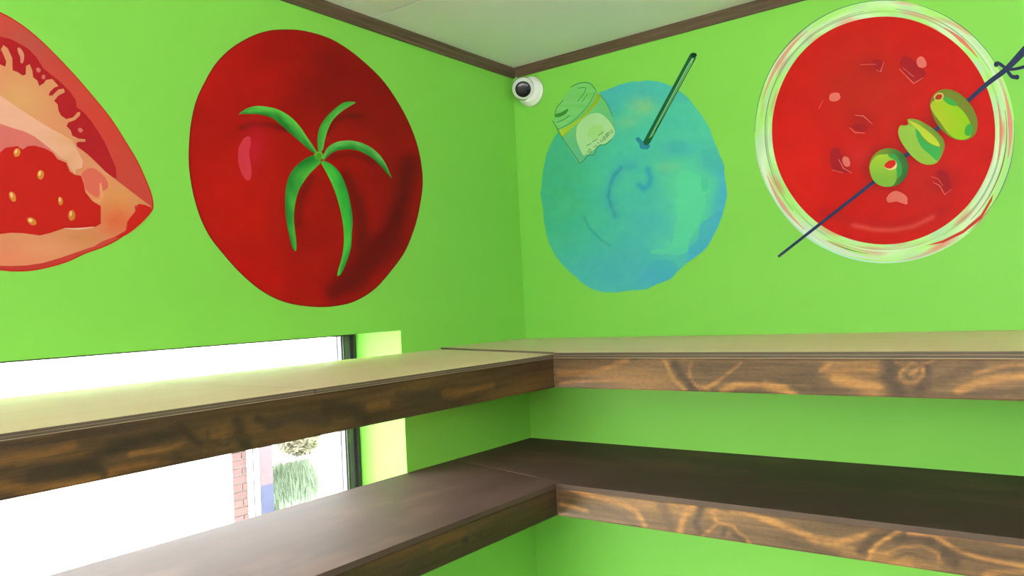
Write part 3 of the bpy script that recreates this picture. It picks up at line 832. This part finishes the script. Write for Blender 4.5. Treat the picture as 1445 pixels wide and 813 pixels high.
def blue_col(p):
    c = (74, 186, 152)
    c = mixc(c, (66, 172, 120), 0.9 * blob(p, (790, 260), 50, 110))
    c = mixc(c, (72, 170, 172), 0.9 * blob(p, (880, 385), 110, 45))
    c = mixc(c, (72, 168, 178), 0.7 * blob(p, (930, 330), 50, 60))
    c = mixc(c, (92, 208, 146), 0.95 * blob(p, (975, 280), 34, 60))
    c = mixc(c, (92, 204, 150), 0.6 * blob(p, (955, 345), 40, 20))
    c = mixc(c, (66, 164, 190), 0.9 * soft(p, rim_r, 14))
    c = mixc(c, (66, 168, 172), 0.7 * blob(p, (900, 130), 60, 18))
    c = mixc(c, (64, 160, 168), 0.7 * blob(p, (1000, 225), 16, 18))
    c = mixc(c, (68, 160, 170), 0.8 * blob(p, (955, 208), 20, 12))
    c = mixc(c, (136, 190, 120), 0.8 * blob(p, (906, 150), 20, 13))
    c = mixc(c, (128, 190, 124), 0.6 * blob(p, (885, 172), 16, 9))
    c = mixc(c, (116, 190, 128), 0.6 * blob(p, (940, 236), 18, 8))
    c = mixc(c, (64, 160, 168), 0.6 * blob(p, (858, 140), 22, 30))
    c = mixc(c, (62, 162, 164), 0.8 * soft(p, sw1, 8))
    c = mixc(c, (44, 140, 152), 0.9 * soft(p, sw1[1:], 2.2))
    c = mixc(c, (44, 150, 170), 0.9 * soft(p, sw2, 4.5))
    c = mixc(c, (52, 142, 136), 0.7 * soft(p, sw3, 1.8))
    c = mixc(c, (66, 160, 188), 0.7 * blob(p, (930, 392), 40, 14))
    k = nz(p, 26, 3.0); k2 = nz(p, 9, 8.0)
    c = mixc(c, (64, 174, 166), max(0, k) * 0.4)
    c = mixc(c, (92, 198, 144), max(0, -k) * 0.35)
    c = (c[0] * 1.02, c[1] * 1.0, c[2] * 1.04)
    return tuple(max(0, min(255, x * (1 + 0.02 * k2))) for x in c)
disc('slush', 'R', b_out, (895, 262), 76, blue_col, 0, B)
# flat brush patches over the slush
def dab(name, pts, col, layer=1):
    L = [(q[0] + 1.2 * nz(q, 6, 4.0), q[1] + 1.2 * nz(q, 6, 6.0)) for q in smooth_loop(c8(pts), 5)]
    return patch(name, 'R', L, col, layer, B, 0, colfn=lambda p: mixc(col, blue_col(p), 0.35))
dab('brush_patch', [(470,190),(560,180),(620,220),(630,350),(600,450),(545,560),(520,640),(420,645),(320,640),(330,622),(430,600),(455,500),(475,420),(482,330)], (90, 206, 152))
dab('brush_patch', [(600,480),(650,440),(725,400),(705,480),(645,590),(560,650),(540,612),(590,560)], (66, 164, 186))
dab('brush_patch', [(330,690),(420,680),(470,720),(440,780),(370,800),(300,740)], (64, 164, 182))
dab('brush_patch', [(610,50),(690,60),(730,110),(740,170),(700,165),(650,120)], (68, 172, 160))
dab('brush_patch', [(430,0),(500,0),(520,30),(470,70),(430,40)], (66, 172, 164))
dab('brush_patch', [(610,220),(640,215),(650,260),(625,285),(608,260)], (74, 186, 140), 2)
# straw
cs = crop(880, 60, 5.08)
patch('splash', 'R', cs([(85,690),(110,680),(140,712),(190,735),(172,765),(120,760),(112,728)]), (40, 130, 150), 1, B, 3)
st_ = patch('straw', 'R', cs([(140,712),(475,85),(488,75),(505,72),(522,80),(525,92),(515,112),(187,722),(170,738),(150,735)]), (24, 92, 52), 2, B)
patch('straw_shine', 'R', cs([(178,690),(455,170),(490,112),(505,112),(492,145),(440,250),(205,672)]), None, 3, st_, colfn=lambda p: mixc((104, 168, 104), (140, 196, 130), nz(p, 11, 2) + .4))
stroke('straw_edge', 'R', cs([(184,722),(515,112)]), 1.1, (12, 58, 40), 4, st_, 0)
stroke('straw_edge', 'R', cs([(222,640),(480,150)]), 0.9, (30, 100, 64), 4, st_, 0)
patch('straw_mouth', 'R', cs(ell(503, 90, 22, 15, -.2)), (8, 48, 30), 4, st_)
# upturned little bottle
cj = crop(760, 100, 5.808)
J = patch('bottle', 'R', cj([(115,410),(130,360),(150,300),(190,240),(250,160),(310,115),(380,92),(430,95),(465,155),(505,195),(560,270),(610,380),(630,440),(628,520),(600,560),(540,605),(500,610),(470,650),(455,690),(400,700),(360,745),(335,760),(300,715),(240,630),(190,540),(155,485)]), None, 2, B, 2,
          colfn=lambda p: mixc((112, 196, 108), (98, 180, 138), (p[0] * .35 + p[1] * .65 - 405) / 40 + .5))
patch('lid', 'R', cj([(125,400),(150,305),(195,245),(255,165),(315,122),(380,100),(425,105),(462,160),(410,260),(330,350),(250,415),(160,470)]), None, 3, J, 3,
      colfn=lambda p: mixc((112, 192, 92), (128, 200, 124), nz(p, 6, 1) + .5))
patch('band', 'R', cj([(160,490),(250,445),(340,385),(410,310),(460,235),(478,178),(508,200),(490,255),(430,325),(370,385),(300,445),(200,542),(180,535)]), None, 4, J, 0,
      colfn=lambda p: mixc((124, 150, 40), (166, 200, 52), nz(p, 4, 3) + .6))
patch('label', 'R', cj([(310,480),(330,430),(380,380),(440,350),(500,348),(560,390),(600,440),(625,500),(600,555),(540,600),(500,605),(450,650),(375,695),(340,640),(310,560)]), (166, 210, 148), 4, J, 3)
patch('label_tint', 'R', cj(ell(470, 500, 75, 55, -.5)), (158, 210, 128), 5, J)
DG = (52, 128, 62)
for pts, w in (([(260,135),(320,105),(380,95),(430,110),(470,160)], 1.1), ([(135,360),(150,300),(205,240)], 0.9), ([(145,425),(200,402),(258,365)], 1.0),
               ([(318,252),(368,190),(385,140),(320,142)], 0.9), ([(115,410),(160,485),(190,540),(250,630),(310,715),(335,757)], 1.0), ([(505,200),(560,270),(610,380)], 0.8),
               ([(335,757),(370,735),(400,697),(455,687),(470,647),(500,610),(545,605),(600,560)], 1.1), ([(160,480),(280,415),(400,290),(470,165)], 0.7), ([(355,255),(380,220),(400,190)], 0.7)):
    stroke('outline', 'R', cj(pts), w, DG, 6, J)
patch('lid_shade', 'R', cj([(135,355),(190,340),(242,308),(230,345),(180,375),(140,380)]), (60, 140, 50), 5, J, 2)
for a, b in (((395,612),(432,594)), ((440,582),(482,560)), ((490,530),(530,500))):
    stroke('dash', 'R', cj([a, b]), 1.0, (84, 130, 80), 6, J, 0)
# hand-lettered word along the label's lower edge, its strokes as painted
ct = crop(805, 170, 13.54)
for pts in ([(762,178),(800,200),(806,225),(790,240),(752,232)], [(752,232),(735,212)], [(715,228),(748,285)], [(715,228),(695,240),(728,300)],
            [(686,252),(668,275),(690,335),(712,325),(686,252)], [(640,300),(672,372)], [(640,300),(625,318),(655,382)], [(598,342),(628,402)], [(568,370),(598,425)], [(515,418),(545,440)],
            [(430,505),(462,520),(458,482),(490,505),(488,465),(508,482)], [(348,555),(372,545),(400,585),(385,612),(350,590),(348,555)], [(322,590),(345,628)], [(285,640),(310,655)]):
    stroke('letter_stroke', 'R', ct(pts), 0.9, (84, 124, 72), 6, J, 0)

# ---- red drink with olives on the right wall
D = mural('red_drink_mural', 'R', (1248, 371), 'painted red drink in round glass with three skewered green olives on green wall')
c4 = crop(1050, 0, 2.139); co = crop(1210, 110, 4.783); ch = crop(1370, 50, 10.16)
def wobell(cx, cy, rx, ry, n, amp, seed):
    o = []
    for k in range(n):
        a = 2 * math.pi * k / n
        q = 1 + amp * noise.noise(Vector((math.cos(a) * 2, math.sin(a) * 2, seed)))
        o.append((cx + rx * q * math.cos(a), cy + ry * q * math.sin(a)))
    return o
NSEG = 240
outer = c4(wobell(425, 398, 392, 397, NSEG, .010, 1)); inner = c4(wobell(421, 394, 334, 341, NSEG, .006, 2))
V = []; F = []; C = []
RN = 14
for r in range(RN + 1):
    t = r / RN
    for k in range(NSEG):
        V.append((inner[k][0] + (outer[k][0] - inner[k][0]) * t, inner[k][1] + (outer[k][1] - inner[k][1]) * t))
        a = 2 * math.pi * k / NSEG
        ca, sa = math.cos(a) * 2.2, math.sin(a) * 2.2
        n1 = noise.noise(Vector((ca, sa, t * 1.6))); n2 = noise.noise(Vector((ca * 1.6, sa * 1.6, t * 3 + 9)))
        n3 = noise.noise(Vector((ca * 2.5, sa * 2.5, t * 2 + 20)))
        c = mixc((164, 222, 118), (208, 228, 190), .35 + 1.1 * n1)
        c = mixc(c, (176, 204, 180), max(0, n3) * 1.1)
        c = mixc(c, (216, 128, 108), max(0, n2 - .12) * 1.5)
        if .30 < t < .38: c = mixc(c, (104, 140, 96), .35 + .6 * n1)
        C.append(c)
    if r:
        a0 = (r - 1) * NSEG; b0 = r * NSEG
        for k in range(NSEG):
            k2 = (k + 1) % NSEG
            F.append((a0 + k, b0 + k, b0 + k2, a0 + k2))
paint_mesh('glass_rim', 'R', V, F, C, 0, D)
def arc(cx, cy, rx, ry, a0, a1, n=24):
    return c4([(cx + rx * math.cos(math.radians(a0 + (a1 - a0) * k / n)), cy + ry * math.sin(math.radians(a0 + (a1 - a0) * k / n))) for k in range(n + 1)])
for (rx, ry, a0, a1, w, c) in ((392, 397, 180, 275, (.6, 1.5, .6), (84, 128, 104)), (391, 396, 285, 330, (.5, 1.3, .5), (70, 112, 92)), (391, 396, -5, 50, (.5, 1.4, .5), (92, 132, 104)),
                               (390, 395, 60, 178, (.8, 2.4, .8), (176, 214, 206)), (362, 370, 140, 260, (.6, 1.3, .5), (110, 144, 104)), (366, 372, 275, 330, (.6, 1.2, .5), (120, 150, 112)),
                               (368, 374, -10, 45, (.6, 1.8, .6), (132, 104, 84)), (372, 378, 300, 345, (1, 5, 1), (196, 218, 186)), (352, 360, 60, 120, (.6, 3, .6), (196, 222, 176)),
                               (380, 386, 195, 232, (1, 6, 1), (206, 150, 128)), (378, 384, 130, 160, (1, 6, 1), (208, 156, 138)), (379, 385, -20, 12, (1, 7, 1), (216, 140, 128)), (355, 364, 300, 322, (1, 6, 1), (214, 116, 96)),
                               (372, 384, 92, 132, (1, 7, 1), (196, 212, 190)), (366, 372, 98, 118, (.4, 1.4, .4), (122, 112, 84)), (350, 358, -14, 14, (1, 4, 1), (214, 126, 104))):
    stroke('glass_line', 'R', arc(425, 398, rx, ry, a0, a1), w, c, 1, D, 0)
patch('red_sliver', 'R', c4([(548,742),(600,725),(660,695),(715,648),(752,585),(748,605),(717,660),(662,704),(602,733)]), (196, 60, 40), 1, D)
cr = c4([(330,680),(390,693),(450,695),(510,684),(570,655)])
cr2 = c4([(240,640),(320,668),(420,682),(520,672),(610,630)])
def red_col(p):
    c = (202, 20, 12)
    c = mixc(c, (186, 36, 22), 0.9 * blob(p, (1220, 120), 85, 85))
    c = mixc(c, (190, 36, 30), 0.7 * blob(p, (1310, 250), 60, 60))
    c = mixc(c, (216, 26, 18), 0.8 * blob(p, (1120, 240), 45, 90))
    c = mixc(c, (204, 22, 22), 0.7 * blob(p, (1370, 210), 40, 100))
    c = mixc(c, (214, 42, 42), 0.6 * blob(p, (1215, 222), 30, 18))
    c = mixc(c, (184, 24, 24), 0.6 * soft(p, cr2, 8))
    c = mixc(c, (220, 84, 72), 0.75 * soft(p, cr, 3.5))
    for o_, r_ in (((1250, 238), 36), ((1300, 200), 42), ((1345, 162), 46)):
        c = mixc(c, (150, 24, 24), 0.55 * math.exp(-(max(0, math.hypot(p[0] - o_[0] + 3, p[1] - o_[1] + 2) - 24) / 9) ** 2))
    for q_ in ((1225, 93), (1215, 172), (1186, 226), (1330, 255)):
        c = mixc(c, (160, 24, 28), 0.45 * blob(p, q_, 17, 15))
    n = 0.955 + 0.03 * nz(p, 30, 4) + 0.015 * nz(p, 10, 6)
    return tuple(max(0, min(255, x * n)) for x in c)
disc('drink', 'R', c4(wobell(421, 394, 337, 344, NSEG, .006, 2)), (1247, 184), 66, red_col, 1, D)
DK, PK = (158, 24, 30), (222, 124, 112)
for loop in ([(385,180),(420,185),(415,215),(400,212)], [(470,188),(492,168),(552,220),(515,250),(482,218)], [(322,380),(350,372),(378,386),(350,398)], [(262,455),(288,448),(300,498),(325,520),(266,512)], [(580,520),(612,518),(626,568),(606,580)]):
    patch('ice_shadow', 'R', c4(loop), DK, 2, D, 2)
for e in ((535, 188, 14, 18, -.5), (273, 293, 18, 13, -.3), (308, 488, 11, 17, -.3)):
    patch('ice_glint', 'R', c4(ell(*e, 12, .08)), (218, 108, 98), 3, D, 2)
patch('ice_glint', 'R', c4([(430,598),(445,580),(465,577),(490,592),(493,606),(490,618),(460,608),(436,612)]), (214, 104, 92), 3, D, 2)
for pts in ([(350,195),(398,194)], [(422,187),(412,217),(399,211)], [(468,208),(512,252),(540,235)], [(238,303),(226,328)], [(335,348),(360,350),(388,375)], [(318,385),(335,400),(365,402)],
            [(285,480),(300,508),(325,522)], [(265,513),(300,522)], [(565,533),(585,540)], [(570,550),(590,560),(606,588),(625,572)], [(586,540),(600,560)], [(480,205),(512,232)]):
    stroke('ice_edge', 'R', c4(pts), (.5, 1.1, .5), PK, 4, D, 0)
NV = (42, 52, 84)
sk = stroke('skewer', 'R', c4([(103,775),(250,660),(395,546),(492,467),(580,391),(678,302)]), (3.6, 5.6, 6.0), NV, 4, D, 3)
stroke('skewer_handle', 'R', c4([(676,304),(735,252),(790,210)]) + [(1445, 72), (1478, 40)], (5.6, 7.5, 14), NV, 5, D, 3)
stroke('skewer_guard', 'R', ch([(350,418),(385,398),(440,425),(500,475),(545,540),(590,590),(650,600)]), (6, 4.2, 6), NV, 6, D)
stroke('skewer_guard', 'R', ch([(510,490),(620,482),(720,462),(820,425),(900,380)]), (4, 4.4, 4), NV, 6, D)
for e in ((362, 418, 32, 36), (660, 598, 36, 36)):
    patch('skewer_knob', 'R', ch(ell(*e, 0, 14)), NV, 6, D)
# olives
O1 = patch('olive', 'R', co(ell(212, 605, 132, 131, 0, 36)), None, 7, D, colfn=lambda p: mixc((120, 140, 44), (44, 104, 52), (p[0] - 1240) / 35))
patch('olive_light', 'R', co([(82,610),(95,565),(130,525),(190,515),(230,520),(260,550),(266,620),(266,680),(240,725),(190,735),(140,720),(100,680)]), None, 8, O1, 3, colfn=lambda p: mixc((156, 190, 48), (124, 172, 56), (p[1] - 222) / 30))
patch('olive_teal', 'R', co([(205,520),(250,515),(290,570),(300,640),(270,675),(264,620),(255,560),(225,540)]), (58, 152, 72), 9, O1, 3)
patch('pimento_edge', 'R', co([(182,600),(215,560),(255,560),(266,590),(255,612),(222,622),(195,612)]), (222, 200, 140), 10, O1, 3)
patch('pimento', 'R', co([(182,588),(210,560),(250,555),(258,583),(225,612),(190,606)]), (200, 34, 22), 11, O1, 2)
O2 = patch('olive', 'R', co([(275,360),(290,320),(322,322),(345,310),(338,278),(400,280),(460,310),(520,350),(570,400),(590,450),(575,510),(540,570),(490,587),(430,575),(370,530),(320,470),(285,410)]), None, 7, D, 2, colfn=lambda p: mixc((146, 182, 62), (104, 132, 44), (p[0] - p[1] * .6 - 1165) / 45))
patch('olive_light', 'R', co([(280,370),(300,332),(350,320),(400,350),(420,430),(500,530),(540,560),(490,583),(430,570),(375,525),(325,465),(290,410)]), (140, 180, 66), 8, O2, 3)
patch('olive_teal', 'R', co([(390,345),(415,360),(450,420),(500,452),(555,470),(558,520),(535,560),(505,530),(450,485),(410,430)]), (62, 164, 78), 9, O2, 2)
patch('olive_yellow', 'R', co([(345,290),(400,308),(470,355),(530,410),(556,462),(500,445),(450,405),(415,360)]), (178, 194, 52), 9, O2, 3)
O3 = patch('olive', 'R', co([(490,180),(510,120),(550,85),(600,75),(660,90),(720,130),(770,190),(800,250),(812,310),(800,370),(770,405),(720,420),(660,415),(600,380),(550,330),(510,260)]), (112, 124, 40), 7, D, 3)
patch('olive_light', 'R', co([(492,185),(520,150),(560,140),(640,170),(700,210),(745,270),(770,330),(765,390),(720,416),(660,408),(610,370),(560,300),(515,240)]), None, 8, O3, 3, colfn=lambda p: mixc((168, 182, 40), (140, 192, 24), (p[0] - 1325) / 22))
for lp in ([(575,140),(610,130),(672,172),(660,190),(610,175)], [(730,330),(765,308),(777,350),(760,390),(725,380)]):
    patch('olive_teal', 'R', co(lp), (60, 156, 62), 9, O3, 2)
patch('pimento_edge', 'R', co([(515,125),(545,100),(580,108),(578,140),(555,152),(528,150)]), (206, 176, 90), 9, O3, 3)
patch('pimento', 'R', co([(525,130),(545,110),(572,116),(562,143),(532,146)]), (160, 50, 24), 10, O3, 2)


# ------------------------------------------------------------------ outside the left window
ground = tag(boxes('ground_paving', [(-30, 30, -30, 30, GROUND - 0.2, GROUND)], M_CONCRETE), kind='structure')
turf = tag(prism('ground_turf', [(-4.1, 2.52), (-4.1, 2.62), (-7.3, 4.75), (-7.3, 2.52)], GROUND, GROUND + 0.03, M_TURF), kind='structure')

BX = -5.0
nb = empty('neighbour_house', (BX - 2, -1.0, GROUND))
tag(nb, 'white rendered house with red brick corner seen through the window', 'building')
P_BR0, P_BR1 = hit(329, 700, 0, BX).y, hit(350, 690, 0, BX).y
P_END = hit(390, 700, 0, BX).y
ZB = GROUND + 1.06
boxes('wall', [(BX - 4, BX, -7.0, P_BR0, GROUND, 2.6), (BX - 4, BX, P_BR0, 6.5, ZB + 0.03, 2.6)], M_STUCCO, nb)
boxes('pier_core', [(BX - 0.4, BX - 0.012, P_BR0 + 0.0005, P_BR1, GROUND, ZB)], M_MORTAR, nb)
bw = P_BR1 - P_BR0 - 0.004
bm = bmesh.new(); add_box(bm, 0, 0.1, 0, bw, 0, 0.064); full = to_mesh(bm, 'brick', 0.003); full.materials.append(M_BRICK)
bm = bmesh.new(); add_box(bm, 0, 0.1, 0, bw * 0.62, 0, 0.064); part = to_mesh(bm, 'brick', 0.003); part.materials.append(M_BRICK)
bm = bmesh.new(); add_box(bm, 0, 0.1, 0, bw * 0.31, 0, 0.064); small = to_mesh(bm, 'brick', 0.003); small.materials.append(M_BRICK)
for i in range(14):
    z = GROUND + 0.006 + i * 0.075
    if i % 2 == 0: lst = [(full, 0.002)]
    else: lst = [(part, 0.002), (small, 0.002 + bw * 0.69)]
    for me, dy in lst:
        o = obj('brick', me, None, nb)
        o.matrix_world = Matrix.Translation((BX - 0.1 + random.uniform(-0.003, 0.003), P_BR0 + dy, z))
fy0 = P_BR1
boxes('low_window_frame', [(BX - 0.1, BX + 0.03, fy0, fy0 + 0.04, GROUND, ZB), (BX - 0.1, BX + 0.01, fy0 + 0.10, fy0 + 0.125, GROUND, ZB),
                     (BX - 0.1, BX + 0.02, fy0, P_END, ZB, ZB + 0.029)], M_STUCCO, nb)
zmid = hit(375, 686, 0, BX).z
boxes('lower_panel', [(BX - 0.09, BX - 0.04, fy0 + 0.04, P_END, GROUND, zmid)], M_PANEL_BLUE, nb)
boxes('upper_panel', [(BX - 0.09, BX - 0.04, fy0 + 0.04, P_END, zmid, ZB)], M_PANEL_MAUVE, nb)
boxes('roof', [(BX - 4.3, BX + 0.35, -7.3, 6.8, 2.6, 2.75)], M_ROOF, nb)
# unseen eave slab, added to shade the upper part of the window
tag(boxes('added_eave', [(-0.85, -WT, RY - 0.2, 0.2, ZC + 0.02, ZC + 0.12)], M_ROOF), kind='structure')

bm = bmesh.new()
for i in range(5200):
    x = random.uniform(-7.15, -4.3); y = random.uniform(2.6, 2.62 + (-4.1 - x) * 0.66)
    if y > 2.58 + (-4.1 - x) * 0.66: continue
    h = random.uniform(0.05, 0.16); a = random.uniform(0, 6.28); w = 0.008
    dx, dy = math.cos(a) * w, math.sin(a) * w
    lx, ly = random.uniform(-.05, .05), random.uniform(-.05, .05)
    v = [bm.verts.new(p) for p in ((x - dx, y - dy, GROUND + 0.03), (x + dx, y + dy, GROUND + 0.03), (x + lx, y + ly, GROUND + 0.03 + h))]
    bm.faces.new(v)
me = bpy.data.meshes.new('grass'); bm.to_mesh(me); bm.free()
tag(obj('grass', me, M_GRASS), 'green grass on the strip of lawn beside the white house', 'grass', kind='stuff')



SHX = -7.75
SHC = hit(424, 652, 0, SHX)
SHY = SHC.y
sh = empty('garden_shrub', (SHX, SHY, GROUND))
tag(sh, 'low yellowish shrub growing at the back of the lawn outside the window', 'shrub')
bm = bmesh.new()
for i in range(1300):
    r = random.random() ** 0.4
    th, ph = random.uniform(0, 6.28), random.uniform(0, 3.14)
    c = Vector((SHX + 0.25 * r * math.cos(th) * math.sin(ph), SHY + 0.34 * r * math.sin(th) * math.sin(ph), GROUND + 0.20 + 0.19 * r * math.cos(ph)))
    a = Vector((random.uniform(-1, 1), random.uniform(-1, 1), random.uniform(-.6, .6))).normalized() * 0.045
    b = a.orthogonal().normalized() * 0.02
    bm.faces.new([bm.verts.new(c - a), bm.verts.new(c + b), bm.verts.new(c + a), bm.verts.new(c - b)])
me = bpy.data.meshes.new('foliage'); bm.to_mesh(me); bm.free()
tag(obj('foliage', me, M_LEAF, sh), kind='stuff')
for k in range(5):
    bm = lathe([(0.014, 0), (0.011, 0.2), (0.006, 0.27), (0, 0.28)], 8)
    st = obj('stem', to_mesh(bm, 'stem'), M_BARK, sh)
    st.matrix_world = Matrix.Translation((SHX + random.uniform(-.1, .1), SHY - 0.1 + 0.05 * k, GROUND)) @ Matrix.Rotation(random.uniform(-.12, .12), 4, 'X')
